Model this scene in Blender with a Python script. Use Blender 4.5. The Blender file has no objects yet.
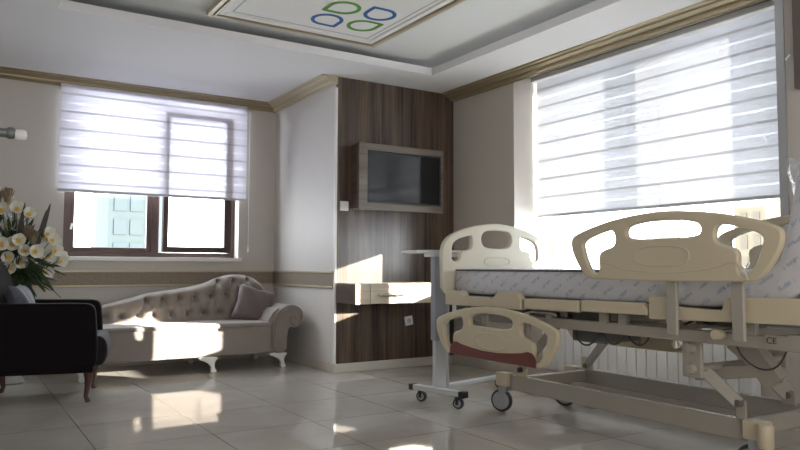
import bpy, bmesh, math, random
from mathutils import Vector, Matrix
from math import pi, sin, cos, radians
random.seed(7)
SC = bpy.context.scene
COL = SC.collection

# ------------------------------------------------------------ camera, sky, sun, exposure
cam_d = bpy.data.cameras.new('camera')
cam_d.sensor_width = 36.0
cam_d.lens = 708.71 / 800 * 36.0
cam_d.clip_start = 0.05
cam_o = bpy.data.objects.new('camera', cam_d)
COL.objects.link(cam_o)
cF = Vector((0.53294261, 0.84403422, 0.05981978))
cR = Vector((0.84545051, -0.53404565, 0.0029456))
cU = Vector((-0.03443268, -0.04900483, 0.99820485))
mw = Matrix(((cR.x, cU.x, -cF.x, 0), (cR.y, cU.y, -cF.y, 0), (cR.z, cU.z, -cF.z, 0.9126), (0, 0, 0, 1)))
cam_o.matrix_world = mw
SC.camera = cam_o

SKY = 6.2
SUN = 17.5
SUN_DIR = Vector((-0.92, 1.0, -0.275))
world = bpy.data.worlds.new('sky')
SC.world = world
world.use_nodes = True
wn = world.node_tree.nodes
wn['Background'].inputs[0].default_value = (0.89, 0.945, 1.0, 1)
wn['Background'].inputs[1].default_value = SKY
sun_d = bpy.data.lights.new('sun', 'SUN')
sun_d.energy = SUN
sun_d.angle = radians(0.55)
sun_d.color = (1.0, 0.93, 0.80)
sun_o = bpy.data.objects.new('sun', sun_d)
COL.objects.link(sun_o)
sun_o.rotation_euler = SUN_DIR.to_track_quat('-Z', 'Y').to_euler()
sun_o.location = (8, -4, 4)

SC.view_settings.view_transform = 'Standard'
SC.view_settings.look = 'None'
SC.view_settings.gamma = 1
SC.view_settings.use_curve_mapping = False
SC.view_settings.exposure = 1.05

def portal(name, loc, rot, sx, sy):
    d = bpy.data.lights.new(name, 'AREA')
    d.shape = 'RECTANGLE'; d.size = sx; d.size_y = sy
    d.cycles.is_portal = True
    o = bpy.data.objects.new(name, d); COL.objects.link(o)
    o.location = loc; o.rotation_euler = rot
portal('window_portal', (4.72, 3.46, 1.66), (0, radians(90), 0), 1.8, 2.45)
portal('window_portal', (1.64, 7.16, 1.75), (radians(-90), 0, 0), 1.66, 1.5)

# added soft fill light behind the camera, to brighten the bed and near floor
fd = bpy.data.lights.new('fill_light', 'AREA'); fd.shape = 'RECTANGLE'; fd.size = 3.0; fd.size_y = 1.8; fd.energy = 30; fd.color = (1.0, .96, .91)
fo = bpy.data.objects.new('fill_light', fd); COL.objects.link(fo); fo.location = (1.0, -1.55, 1.5); fo.rotation_euler = (radians(90), 0, 0)

# ------------------------------------------------------------ materials
MATS = {}
def mat(name, color, rough=0.5, metal=0.0, spec=0.5, noise=None, bump=None, coat=0.0, sheen=0.0, trans=0.0):
    m = bpy.data.materials.new(name); m.use_nodes = True
    nt = m.node_tree; b = nt.nodes['Principled BSDF']
    b.inputs['Base Color'].default_value = (*color, 1)
    b.inputs['Roughness'].default_value = rough
    b.inputs['Metallic'].default_value = metal
    b.inputs['Specular IOR Level'].default_value = spec
    b.inputs['Coat Weight'].default_value = coat
    b.inputs['Sheen Weight'].default_value = sheen
    if noise:
        sc, amt = noise
        tc = nt.nodes.new('ShaderNodeTexCoord'); n = nt.nodes.new('ShaderNodeTexNoise')
        n.inputs['Scale'].default_value = sc; n.inputs['Detail'].default_value = 4
        nt.links.new(tc.outputs['Object'], n.inputs['Vector'])
        r = nt.nodes.new('ShaderNodeMix'); r.data_type = 'RGBA'
        r.inputs[6].default_value = (*[c * (1 - amt) for c in color], 1)
        r.inputs[7].default_value = (*[min(1, c * (1 + amt)) for c in color], 1)
        nt.links.new(n.outputs['Fac'], r.inputs[0]); nt.links.new(r.outputs[2], b.inputs['Base Color'])
    if bump:
        sc, st = bump
        tc = nt.nodes.new('ShaderNodeTexCoord'); n = nt.nodes.new('ShaderNodeTexNoise')
        n.inputs['Scale'].default_value = sc; n.inputs['Detail'].default_value = 3
        nt.links.new(tc.outputs['Object'], n.inputs['Vector'])
        bp = nt.nodes.new('ShaderNodeBump'); bp.inputs['Strength'].default_value = st; bp.inputs['Distance'].default_value = 0.01
        nt.links.new(n.outputs['Fac'], bp.inputs['Height']); nt.links.new(bp.outputs[0], b.inputs['Normal'])
    MATS[name] = m
    return m

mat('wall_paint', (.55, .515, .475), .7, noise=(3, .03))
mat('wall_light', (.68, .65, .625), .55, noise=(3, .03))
mat('ceiling_paint', (.74, .735, .75), .8)
mat('tray_paint', (.70, .71, .70), .8)
mat('white_paint', (.80, .79, .77), .45)
mat('white_plastic', (.85, .85, .84), .35)
mat('gold', (.30, .245, .15), .3, metal=.4)
mat('gold_light', (.50, .43, .30), .35, metal=.25)
mat('rail_band', (.26, .205, .155), .6, noise=(60, .35))
mat('skirting', (.60, .56, .50), .3)
mat('window_brown', (.065, .035, .03), .4)
mat('pvc', (.85, .86, .88), .35)
mat('chrome', (.8, .8, .82), .15, metal=1)
mat('steel', (.55, .56, .58), .35, metal=.8)
mat('bed_paint', (.36, .335, .29), .42, noise=(5, .05))
mat('cream', (.58, .51, .37), .38, noise=(4, .03))
mat('cream_light', (.64, .605, .49), .38, noise=(4, .03))
mat('maroon', (.15, .035, .028), .5)
mat('black', (.02, .02, .022), .45)
mat('black_rubber', (.035, .035, .04), .6)
mat('wheel_grey', (.33, .34, .35), .45)
mat('motor_grey', (.14, .14, .13), .5)
mat('grey_paint', (.30, .31, .36), .4)
mat('grey_light', (.52, .54, .56), .4)
mat('table_top', (.62, .62, .60), .25)
mat('radiator', (.78, .79, .82), .35)
mat('sofa_fabric', (.25, .212, .188), .75, sheen=.5, noise=(9, .1), bump=(260, .12))
mat('cushion_fabric', (.16, .125, .125), .7, sheen=.4, noise=(10, .12), bump=(60, .15))
mat('leg_white', (.82, .81, .78), .3)
mat('chair_fabric', (.006, .004, .006), .9, spec=.2, sheen=.03, bump=(200, .1))
mat('chair_seat', (.014, .009, .013), .8, spec=.3, sheen=.1, bump=(200, .1))
mat('pillow_blue', (.085, .085, .12), .7, sheen=.3, bump=(40, .2))
mat('dark_wood', (.06, .022, .014), .3)
mat('petal', (.86, .86, .80), .5)
mat('petal_yellow', (.80, .58, .16), .5)
mat('leaf', (.045, .075, .03), .5, noise=(30, .3))
mat('leaf_dark', (.06, .055, .05), .55, noise=(30, .3))
mat('protea', (.22, .17, .11), .7, noise=(60, .3))
mat('vase', (.5, .48, .45), .25)
mat('logo_green', (.10, .30, .05), .6)
mat('logo_blue', (.03, .12, .36), .6)
mat('line_grey', (.42, .43, .45), .6)
mat('building_grey', (.018, .028, .030), .8)
mat('building_glass', (.013, .022, .024), .3)
mat('building_sand', (.085, .068, .042), .8)
mat('building_sand_dark', (.06, .048, .032), .8)
mat('frame_brown', (.14, .115, .10), .45)
mat('print_black', (.03, .03, .03), .6)
mat('lamp_head', (.85, .84, .88), .3)
mat('lamp_arm', (.16, .18, .17), .35, metal=.4)
mat('screen', (.006, .007, .009), .08, spec=.6)
mat('cable_grey', (.06, .06, .055), .5)

def wood(name, c1, c2, rough, axis='Z', scale=26, coat=0.3):
    m = bpy.data.materials.new(name); m.use_nodes = True
    nt = m.node_tree; b = nt.nodes['Principled BSDF']; L = nt.links
    tc = nt.nodes.new('ShaderNodeTexCoord'); mp = nt.nodes.new('ShaderNodeMapping')
    s = [scale, scale, scale]; s['XYZ'.index(axis)] = scale * .035
    mp.inputs['Scale'].default_value = s
    n = nt.nodes.new('ShaderNodeTexNoise'); n.inputs['Scale'].default_value = 1; n.inputs['Detail'].default_value = 5
    n.inputs['Roughness'].default_value = .65; n.inputs['Distortion'].default_value = .4
    n2 = nt.nodes.new('ShaderNodeTexNoise'); n2.inputs['Scale'].default_value = .28; n2.inputs['Detail'].default_value = 2
    ad = nt.nodes.new('ShaderNodeMath'); ad.operation = 'ADD'
    cr = nt.nodes.new('ShaderNodeValToRGB')
    cr.color_ramp.elements[0].position = .72; cr.color_ramp.elements[0].color = (*c1, 1)
    cr.color_ramp.elements[1].position = 1.3; cr.color_ramp.elements[1].color = (*c2, 1)
    mr = nt.nodes.new('ShaderNodeMapRange'); mr.inputs['From Min'].default_value = .72; mr.inputs['From Max'].default_value = 1.28
    cr.color_ramp.elements[0].position = 0; cr.color_ramp.elements[1].position = 1
    L.new(tc.outputs['Object'], mp.inputs[0]); L.new(mp.outputs[0], n.inputs['Vector']); L.new(mp.outputs[0], n2.inputs['Vector'])
    L.new(n.outputs['Fac'], ad.inputs[0]); L.new(n2.outputs['Fac'], ad.inputs[1]); L.new(ad.outputs[0], mr.inputs[0])
    L.new(mr.outputs[0], cr.inputs[0]); L.new(cr.outputs[0], b.inputs['Base Color'])
    b.inputs['Roughness'].default_value = rough; b.inputs['Coat Weight'].default_value = coat; b.inputs['Coat Roughness'].default_value = .12
    MATS[name] = m
wood('panel_wood', (.030, .019, .014), (.150, .103, .074), .27, scale=38, coat=.15)
wood('tv_wood', (.085, .065, .05), (.19, .155, .12), .35, axis='X')
wood('side_wood', (.06, .035, .025), (.14, .09, .065), .35, axis='Y')
wood('oak_light', (.36, .29, .21), (.56, .47, .36), .35, axis='X')

def floor_mat():
    m = bpy.data.materials.new('floor_tile'); m.use_nodes = True
    nt = m.node_tree; b = nt.nodes['Principled BSDF']; L = nt.links
    tc = nt.nodes.new('ShaderNodeTexCoord'); sp = nt.nodes.new('ShaderNodeSeparateXYZ'); L.new(tc.outputs['Object'], sp.inputs[0])
    def line(out, off):
        a = nt.nodes.new('ShaderNodeMath'); a.operation = 'ADD'; a.inputs[1].default_value = -off + 30; L.new(out, a.inputs[0])
        d = nt.nodes.new('ShaderNodeMath'); d.operation = 'DIVIDE'; d.inputs[1].default_value = .6; L.new(a.outputs[0], d.inputs[0])
        f = nt.nodes.new('ShaderNodeMath'); f.operation = 'PINGPONG'; f.inputs[1].default_value = .5; L.new(d.outputs[0], f.inputs[0])
        g = nt.nodes.new('ShaderNodeMath'); g.operation = 'LESS_THAN'; g.inputs[1].default_value = .0035; L.new(f.outputs[0], g.inputs[0])
        return g.outputs[0]
    mx = nt.nodes.new('ShaderNodeMath'); mx.operation = 'MAXIMUM'
    L.new(line(sp.outputs[0], .64), mx.inputs[0]); L.new(line(sp.outputs[1], 3.87), mx.inputs[1])
    n = nt.nodes.new('ShaderNodeTexNoise'); n.inputs['Scale'].default_value = 2.2; n.inputs['Detail'].default_value = 6; n.inputs['Distortion'].default_value = 1.2
    L.new(tc.outputs['Object'], n.inputs['Vector'])
    cr = nt.nodes.new('ShaderNodeValToRGB')
    cr.color_ramp.elements[0].position = .35; cr.color_ramp.elements[0].color = (.52, .485, .44, 1)
    cr.color_ramp.elements[1].position = .7; cr.color_ramp.elements[1].color = (.60, .57, .525, 1)
    L.new(n.outputs['Fac'], cr.inputs[0])
    mi = nt.nodes.new('ShaderNodeMix'); mi.data_type = 'RGBA'
    L.new(mx.outputs[0], mi.inputs[0]); L.new(cr.outputs[0], mi.inputs[6]); mi.inputs[7].default_value = (.16, .14, .12, 1)
    L.new(mi.outputs[2], b.inputs['Base Color'])
    b.inputs['Roughness'].default_value = .045; b.inputs['IOR'].default_value = 1.7
    MATS['floor_tile'] = m
floor_mat()

def blind_mat(name, zoff, T, warm=(.86, .87, .90)):
    """striped day-and-night fabric: woven bands that overlap (dark line) and part (sheer line)"""
    m = bpy.data.materials.new(name); m.use_nodes = True
    nt = m.node_tree; L = nt.links; nt.nodes.remove(nt.nodes['Principled BSDF']); out = nt.nodes['Material Output']
    tc = nt.nodes.new('ShaderNodeTexCoord'); sp = nt.nodes.new('ShaderNodeSeparateXYZ'); L.new(tc.outputs['Object'], sp.inputs[0])
    def math(op, a, b=None):
        k = nt.nodes.new('ShaderNodeMath'); k.operation = op
        for i, v in enumerate((a, b)):
            if v is None: continue
            if isinstance(v, (int, float)): k.inputs[i].default_value = v
            else: L.new(v, k.inputs[i])
        return k.outputs[0]
    f = math('FRACT', math('DIVIDE', math('ADD', sp.outputs[2], 16 * .1 + zoff), .16))
    dark = math('LESS_THAN', f, .11)
    light = math('LESS_THAN', math('ABSOLUTE', math('SUBTRACT', f, .55)), .045)
    def shader(tr, tl, dif, colr):
        t = nt.nodes.new('ShaderNodeBsdfTranslucent'); t.inputs[0].default_value = (*colr, 1)
        d = nt.nodes.new('ShaderNodeBsdfDiffuse'); d.inputs[0].default_value = (*colr, 1)
        p = nt.nodes.new('ShaderNodeBsdfTransparent')
        m1 = nt.nodes.new('ShaderNodeMixShader'); m1.inputs[0].default_value = dif
        L.new(t.outputs[0], m1.inputs[1]); L.new(d.outputs[0], m1.inputs[2])
        m2 = nt.nodes.new('ShaderNodeMixShader'); m2.inputs[0].default_value = tr
        L.new(m1.outputs[0], m2.inputs[1]); L.new(p.outputs[0], m2.inputs[2])
        return m2.outputs[0]
    base = shader(0, 0, 1 - T, warm)
    dk = shader(0, 0, 1 - T * .8, tuple(c * .84 for c in warm))
    lt = shader(.008, 0, 1 - T * 1.35, tuple(c * 1.08 for c in warm))
    a = nt.nodes.new('ShaderNodeMixShader'); L.new(dark, a.inputs[0]); L.new(base, a.inputs[1]); L.new(dk, a.inputs[2])
    b = nt.nodes.new('ShaderNodeMixShader'); L.new(light, b.inputs[0]); L.new(a.outputs[0], b.inputs[1]); L.new(lt, b.inputs[2])
    L.new(b.outputs[0], out.inputs[0])
    MATS[name] = m
blind_mat('blind_fabric_large', 0.02, .19)
blind_mat('blind_fabric_back', 0.05, .36, (.87, .86, .92))

def glass_mat():
    m = bpy.data.materials.new('glass'); m.use_nodes = True
    nt = m.node_tree; L = nt.links; nt.nodes.remove(nt.nodes['Principled BSDF']); out = nt.nodes['Material Output']
    p = nt.nodes.new('ShaderNodeBsdfTransparent'); p.inputs[0].default_value = (.97, .98, .98, 1)
    g = nt.nodes.new('ShaderNodeBsdfGlossy'); g.inputs['Roughness'].default_value = .02
    mx = nt.nodes.new('ShaderNodeMixShader'); mx.inputs[0].default_value = .05; L.new(p.outputs[0], mx.inputs[1]); L.new(g.outputs[0], mx.inputs[2])
    L.new(mx.outputs[0], out.inputs[0]); MATS['glass'] = m
glass_mat()

def mattress_mat():
    m = bpy.data.materials.new('mattress_cover'); m.use_nodes = True
    nt = m.node_tree; b = nt.nodes['Principled BSDF']; L = nt.links
    tc = nt.nodes.new('ShaderNodeTexCoord'); sp = nt.nodes.new('ShaderNodeSeparateXYZ'); L.new(tc.outputs['Object'], sp.inputs[0])
    cb = nt.nodes.new('ShaderNodeCombineXYZ')
    s = nt.nodes.new('ShaderNodeMath'); s.operation = 'ADD'; L.new(sp.outputs[0], s.inputs[0]); L.new(sp.outputs[2], s.inputs[1])
    L.new(sp.outputs[1], cb.inputs[0]); L.new(s.outputs[0], cb.inputs[1])
    mp = nt.nodes.new('ShaderNodeMapping'); mp.inputs['Rotation'].default_value = (0, 0, radians(32)); L.new(cb.outputs[0], mp.inputs[0])
    br = nt.nodes.new('ShaderNodeTexBrick'); br.inputs['Scale'].default_value = 1
    br.inputs['Brick Width'].default_value = .12; br.inputs['Row Height'].default_value = .062
    br.inputs['Mortar Size'].default_value = .026; br.inputs['Mortar Smooth'].default_value = .25
    L.new(mp.outputs[0], br.inputs['Vector'])
    br.inputs['Color1'].default_value = (.36, .43, .54, 1); br.inputs['Color2'].default_value = (.42, .48, .57, 1)
    br.inputs['Mortar'].default_value = (.62, .62, .66, 1)
    n = nt.nodes.new('ShaderNodeTexNoise'); n.inputs['Scale'].default_value = 70; L.new(tc.outputs['Object'], n.inputs['Vector'])
    g = nt.nodes.new('ShaderNodeMath'); g.operation = 'GREATER_THAN'; g.inputs[1].default_value = .47; L.new(n.outputs['Fac'], g.inputs[0])
    mi = nt.nodes.new('ShaderNodeMix'); mi.data_type = 'RGBA'; L.new(g.outputs[0], mi.inputs[0])
    mi.inputs[6].default_value = (.62, .62, .66, 1); L.new(br.outputs[0], mi.inputs[7]); L.new(mi.outputs[2], b.inputs['Base Color'])
    b.inputs['Roughness'].default_value = .42
    nn = nt.nodes.new('ShaderNodeTexNoise'); nn.inputs['Scale'].default_value = 14; nn.inputs['Detail'].default_value = 4; L.new(tc.outputs['Object'], nn.inputs['Vector'])
    bp = nt.nodes.new('ShaderNodeBump'); bp.inputs['Strength'].default_value = .5; bp.inputs['Distance'].default_value = .02
    L.new(nn.outputs['Fac'], bp.inputs['Height']); L.new(bp.outputs[0], b.inputs['Normal'])
    MATS['mattress_cover'] = m
mattress_mat()

def film_mat():
    m = bpy.data.materials.new('plastic_film'); m.use_nodes = True
    nt = m.node_tree; L = nt.links; nt.nodes.remove(nt.nodes['Principled BSDF']); out = nt.nodes['Material Output']
    p = nt.nodes.new('ShaderNodeBsdfTransparent')
    d = nt.nodes.new('ShaderNodeBsdfDiffuse'); d.inputs[0].default_value = (.8, .8, .85, 1)
    t = nt.nodes.new('ShaderNodeBsdfTranslucent'); t.inputs[0].default_value = (.8, .8, .85, 1)
    g = nt.nodes.new('ShaderNodeBsdfGlossy'); g.inputs['Roughness'].default_value = .18
    tc = nt.nodes.new('ShaderNodeTexCoord'); nn = nt.nodes.new('ShaderNodeTexNoise'); nn.inputs['Scale'].default_value = 12; nn.inputs['Distortion'].default_value = 1.5
    L.new(tc.outputs['Object'], nn.inputs['Vector'])
    bp = nt.nodes.new('ShaderNodeBump'); bp.inputs['Strength'].default_value = 1; bp.inputs['Distance'].default_value = .03
    L.new(nn.outputs['Fac'], bp.inputs['Height']); L.new(bp.outputs[0], g.inputs['Normal'])
    a = nt.nodes.new('ShaderNodeMixShader'); a.inputs[0].default_value = .5; L.new(d.outputs[0], a.inputs[1]); L.new(t.outputs[0], a.inputs[2])
    b = nt.nodes.new('ShaderNodeMixShader'); b.inputs[0].default_value = .35; L.new(a.outputs[0], b.inputs[1]); L.new(g.outputs[0], b.inputs[2])
    c = nt.nodes.new('ShaderNodeMixShader'); c.inputs[0].default_value = .5; L.new(p.outputs[0], c.inputs[1]); L.new(b.outputs[0], c.inputs[2])
    L.new(c.outputs[0], out.inputs[0]); MATS['plastic_film'] = m
film_mat()

# ------------------------------------------------------------ geometry helpers (world coordinates unless a thing is rotated)
def woff(p):
    v = Vector((0, 0, 0))
    while p is not None:
        v += p.location; p = p.parent
    return v
def finish(name, me, m, parent=None, world=True, bevel=0, seg=2, smooth=False, subd=0, solid=0):
    o = bpy.data.objects.new(name, me); COL.objects.link(o)
    if m: me.materials.clear(); me.materials.append(MATS[m])
    if parent is not None:
        if world: me.transform(Matrix.Translation(-woff(parent)))
        o.parent = parent
    if smooth:
        for p in me.polygons: p.use_smooth = True
    if solid:
        k = o.modifiers.new('s', 'SOLIDIFY'); k.thickness = solid; k.offset = 0
    if bevel:
        k = o.modifiers.new('b', 'BEVEL'); k.width = bevel; k.segments = seg; k.limit_method = 'ANGLE'; k.angle_limit = radians(35)
        if not smooth:
            for p in me.polygons: p.use_smooth = True
            k.harden_normals = True
    if smooth and not subd and not bevel:
        k = o.modifiers.new('e', 'EDGE_SPLIT'); k.split_angle = radians(48)
    if subd:
        k = o.modifiers.new('u', 'SUBSURF'); k.levels = subd; k.render_levels = subd
    return o
def mk(name, bm, m, parent=None, **k):
    me = bpy.data.meshes.new(name)
    bmesh.ops.recalc_face_normals(bm, faces=bm.faces)
    bm.to_mesh(me); bm.free()
    return finish(name, me, m, parent, **k)
def B(*boxes):
    bm = bmesh.new()
    for lo, hi in boxes: addbox(bm, lo, hi)
    return bm
def addbox(bm, lo, hi, M=None):
    vs = []
    for z in (lo[2], hi[2]):
        for x, y in ((lo[0], lo[1]), (hi[0], lo[1]), (hi[0], hi[1]), (lo[0], hi[1])):
            v = Vector((x, y, z)); vs.append(bm.verts.new(M @ v if M else v))
    for f in ((3, 2, 1, 0), (4, 5, 6, 7), (0, 1, 5, 4), (1, 2, 6, 5), (2, 3, 7, 6), (3, 0, 4, 7)):
        bm.faces.new([vs[i] for i in f])
    return bm
def tube(path, r, n=10, bm=None, caps=True):
    bm = bm or bmesh.new()
    P = [Vector(p) for p in path]
    R = r if isinstance(r, (list, tuple)) else [r] * len(P)
    rings = []; up = None
    for i, p in enumerate(P):
        t = (P[min(i + 1, len(P) - 1)] - P[max(i - 1, 0)]).normalized()
        if up is None:
            up = Vector((0, 0, 1)) if abs(t.z) < .9 else Vector((1, 0, 0))
        a = t.cross(up).normalized(); b = a.cross(t).normalized(); up = b
        rings.append([bm.verts.new(p + (a * cos(2 * pi * k / n) + b * sin(2 * pi * k / n)) * R[i]) for k in range(n)])
    for i in range(len(rings) - 1):
        for k in range(n):
            bm.faces.new([rings[i][k], rings[i][(k + 1) % n], rings[i + 1][(k + 1) % n], rings[i + 1][k]])
    if caps:
        bm.faces.new(rings[0][::-1]); bm.faces.new(rings[-1])
    return bm
def bar(a, b, w, h, bm=None, up=(0, 0, 1)):
    """rectangular bar from a to b, w across, h along up"""
    bm = bm or bmesh.new()
    a = Vector(a); b = Vector(b); t = (b - a).normalized(); u = Vector(up)
    s = t.cross(u).normalized(); u = s.cross(t).normalized()
    vs = [bm.verts.new(p + s * i * w / 2 + u * j * h / 2) for p in (a, b) for i, j in ((-1, -1), (1, -1), (1, 1), (-1, 1))]
    for f in ((3, 2, 1, 0), (4, 5, 6, 7), (0, 1, 5, 4), (1, 2, 6, 5), (2, 3, 7, 6), (3, 0, 4, 7)):
        bm.faces.new([vs[i] for i in f])
    return bm
def lathe(prof, c, axis='Z', n=24, bm=None):
    """prof: (radius, along) pairs around axis through c"""
    bm = bm or bmesh.new(); c = Vector(c); rings = []
    for r, h in prof:
        ring = []
        for k in range(n):
            a = 2 * pi * k / n; u, v = max(r, 1e-4) * cos(a), max(r, 1e-4) * sin(a)
            q = {'Z': (u, v, h), 'X': (h, u, v), 'Y': (v, h, u)}[axis]
            ring.append(bm.verts.new(c + Vector(q)))
        rings.append(ring)
    for i in range(len(rings) - 1):
        for k in range(n):
            bm.faces.new([rings[i][k], rings[i][(k + 1) % n], rings[i + 1][(k + 1) % n], rings[i + 1][k]])
    bm.faces.new(rings[0]); bm.faces.new(rings[-1])
    return bm
def prism(poly, axis, a, b, bm=None):
    """polygon in the plane across axis, extruded from a to b.  X: (y,z)  Y: (x,z)  Z: (x,y)"""
    bm = bm or bmesh.new()
    f = {'X': lambda p, t: (t, p[0], p[1]), 'Y': lambda p, t: (p[0], t, p[1]), 'Z': lambda p, t: (p[0], p[1], t)}[axis]
    v0 = [bm.verts.new(f(p, a)) for p in poly]; v1 = [bm.verts.new(f(p, b)) for p in poly]
    n = len(poly)
    for i in range(n): bm.faces.new([v0[i], v0[(i + 1) % n], v1[(i + 1) % n], v1[i]])
    bm.faces.new(v0[::-1]); bm.faces.new(v1)
    return bm
def smooth_loop(pts, it=2, closed=True):
    for _ in range(it):
        q = []; n = len(pts)
        for i in range(n if closed else n - 1):
            a = pts[i]; b = pts[(i + 1) % n]
            q.append(tuple(a[k] * .75 + b[k] * .25 for k in range(len(a)))); q.append(tuple(a[k] * .25 + b[k] * .75 for k in range(len(a))))
        if not closed: q = [pts[0]] + q + [pts[-1]]
        pts = q
    return pts
def plate(name, loops, thick, bev, M, m, parent):
    """moulded plate with holes: filled 2D outline, given thickness and rounded rim"""
    cu = bpy.data.curves.new(name, 'CURVE'); cu.dimensions = '2D'; cu.fill_mode = 'BOTH'
    cu.extrude = thick / 2 - bev; cu.bevel_depth = bev; cu.bevel_resolution = 3; cu.offset = -bev
    for lp in loops:
        s = cu.splines.new('POLY'); s.points.add(len(lp) - 1); s.use_cyclic_u = True
        for i, p in enumerate(lp): s.points[i].co = (p[0], p[1], 0, 1)
    o = bpy.data.objects.new(name, cu); COL.objects.link(o)
    dg = bpy.context.evaluated_depsgraph_get()
    me = bpy.data.meshes.new_from_object(o.evaluated_get(dg))
    bpy.data.objects.remove(o)
    me.transform(M); me.name = name
    r = finish(name, me, m, parent)
    for p in me.polygons: p.use_smooth = True
    k = r.modifiers.new('e', 'EDGE_SPLIT'); k.split_angle = radians(40)
    return r
def text(name, s, size, M, m, parent, ext=.0006):
    cu = bpy.data.curves.new(name, 'FONT'); cu.body = s; cu.size = size; cu.extrude = ext; cu.align_x = 'CENTER'; cu.align_y = 'CENTER'
    o = bpy.data.objects.new(name, cu); COL.objects.link(o)
    dg = bpy.context.evaluated_depsgraph_get()
    me = bpy.data.meshes.new_from_object(o.evaluated_get(dg)); bpy.data.objects.remove(o)
    me.transform(M); me.name = name
    return finish(name, me, m, parent)
def thing(name, label, cat, loc=(0, 0, 0), rotz=0, group=None):
    o = bpy.data.objects.new(name, None); COL.objects.link(o)
    o.location = loc; o.rotation_euler = (0, 0, rotz); o.empty_display_size = .1
    o['label'] = label; o['category'] = cat
    if group: o['group'] = group
    return o
def tag(o, label, cat, group=None):
    o['label'] = label; o['category'] = cat
    if group: o['group'] = group
    return o
def struct(o):
    o['kind'] = 'structure'; return o

# ------------------------------------------------------------ room shell
XC, XR, YB, YP, H = 2.832, 4.108, 6.937, 5.528, 2.6
XL, YF = -1.0, -1.6
struct(mk('floor', B(((XL - .2, YF - .2, -.1), (XR + .6, YB + .3, 0))), 'floor_tile'))
# lower ceiling is a ring round the raised tray
TX0, TX1, TY0, TY1 = .53, 3.515, 1.2, 5.046
struct(mk('ceiling', B(((XL - .2, YF - .2, H), (TX0, YB + .25, 2.665)), ((TX1, YF - .2, H), (XR + .6, YB + .25, 2.665)),
                       ((TX0, YF - .2, H), (TX1, TY0, 2.665)), ((TX0, TY1, H), (TX1, YB + .25, 2.665))), 'ceiling_paint'))
ZT = 2.735
struct(mk('ceiling', B(((XL, YF, ZT), (XR + .2, YB, ZT + .1))), 'tray_paint'))
W2 = dict(y0=2.262, y1=4.65, z0=.80, z1=2.60)
struct(mk('wall_right', B(((XR, YF, 0), (4.65, W2['y0'], 2.66)), ((XR, W2['y1'], 0), (4.65, YP + .1, 2.66)),
                          ((XR, W2['y0'], 0), (4.65, W2['y1'], W2['z0'])), ((XR, W2['y0'], W2['z1']), (4.65, W2['y1'], 2.66))), 'wall_paint'))
W1 = dict(x0=.83, x1=2.445, z0=1.0, z1=2.58)
struct(mk('wall_back', B(((XL - .2, YB, 0), (W1['x0'], YB + .25, 2.66)), ((W1['x1'], YB, 0), (XC, YB + .25, 2.66)),
                         ((W1['x0'], YB, 0), (W1['x1'], YB + .25, W1['z0'])), ((W1['x0'], YB, W1['z1']), (W1['x1'], YB + .25, 2.66))), 'wall_paint'))
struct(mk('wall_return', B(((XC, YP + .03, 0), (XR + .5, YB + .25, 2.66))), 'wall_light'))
struct(mk('wall_left', B(((XL - .2, YF, 0), (XL, YB, 2.8))), 'wall_paint'))
struct(mk('wall_front', B(((XL - .2, YF - .2, 0), (XR + .6, YF, 2.8))), 'wall_paint'))

# skirtings
def skirt(name, lo, hi): struct(mk(name, B((lo, hi)), 'skirting', bevel=.004))
skirt('baseboard_back', (XL, YB - .014, 0), (XC - .014, YB, .08))
skirt('baseboard_return', (XC - .014, YP - .014, 0), (XC, YB, .08))
skirt('baseboard_panel', (XC, YP - .014, 0), (XR, YP + .03, .078))
skirt('baseboard_right', (XR - .014, YF, 0), (XR, YP - .014, .08))
# crown mouldings (profile: distance from wall, height)
crown = [(0, 2.532), (.012, 2.532), (.016, 2.54), (.030, 2.538), (.045, 2.542), (.056, 2.552), (.060, 2.566), (.072, 2.567), (.085, 2.571), (.104, 2.578), (.112, 2.588), (.125, 2.587), (.140, 2.590), (.15, 2.596), (.15, 2.5999), (0, 2.5999)]
struct(mk('trim_1', prism([(YB - d, z) for d, z in crown], 'X', XL, XC - .001), 'gold'))
bm = prism([(XC - d, z) for d, z in crown], 'Y', YP - .01, YB)
struct(mk('trim_2', bm, 'gold_light'))
struct(mk('trim_3', prism([(XR - d, z) for d, z in crown], 'Y', YF, YP), 'gold'))
# dado rails: textured band between two light beads
def dado(i, lo, hi, nx, ny):
    o = struct(mk('trim_%d' % i, B((lo, hi)), 'rail_band'))
    for z in (.733, .866):
        a = (lo[0] - nx, lo[1] - ny, z - .006); b = (hi[0], hi[1], z + .012)
        mk('bead', B((a, b)), 'gold_light', o, bevel=.003)
    return o
dado(4, (XL, YB - .014, .733), (XC - .014, YB, .874), 0, .008)
dado(5, (XC - .014, YP + .03, .733), (XC, YB, .874), .008, 0)
# corner guard at the edge of the return wall
struct(mk('trim_6', B(((XC - .012, YP - .002, .08), (XC + .004, YP + .03, 2.5))), 'white_paint'))
# metal edge at the near side of the large window opening
struct(mk('trim_7', B(((XR - .012, W2['y0'], W2['z0']), (XR + .012, W2['y0'] + .05, 2.54))), 'steel'))
# sills
struct(mk('trim_8', B(((XR - .03, W2['y0'], W2['z0'] - .02), (4.56, W2['y1'], W2['z0'] + .012))), 'white_paint', bevel=.004))
struct(mk('trim_9', B(((W1['x0'] - .03, YB - .03, .965), (W1['x1'] + .03, YB + .06, 1.003))), 'white_paint', bevel=.004))

# ------------------------------------------------------------ wood wall panel
pn = mk('wall_panel', B(((XC + .004, YP, .078), (XR - .002, YP + .03, 2.5995))), 'panel_wood')
tag(pn, 'tall dark wood-grain wall panel behind the television and drawer shelf', 'wall panel')

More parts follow.
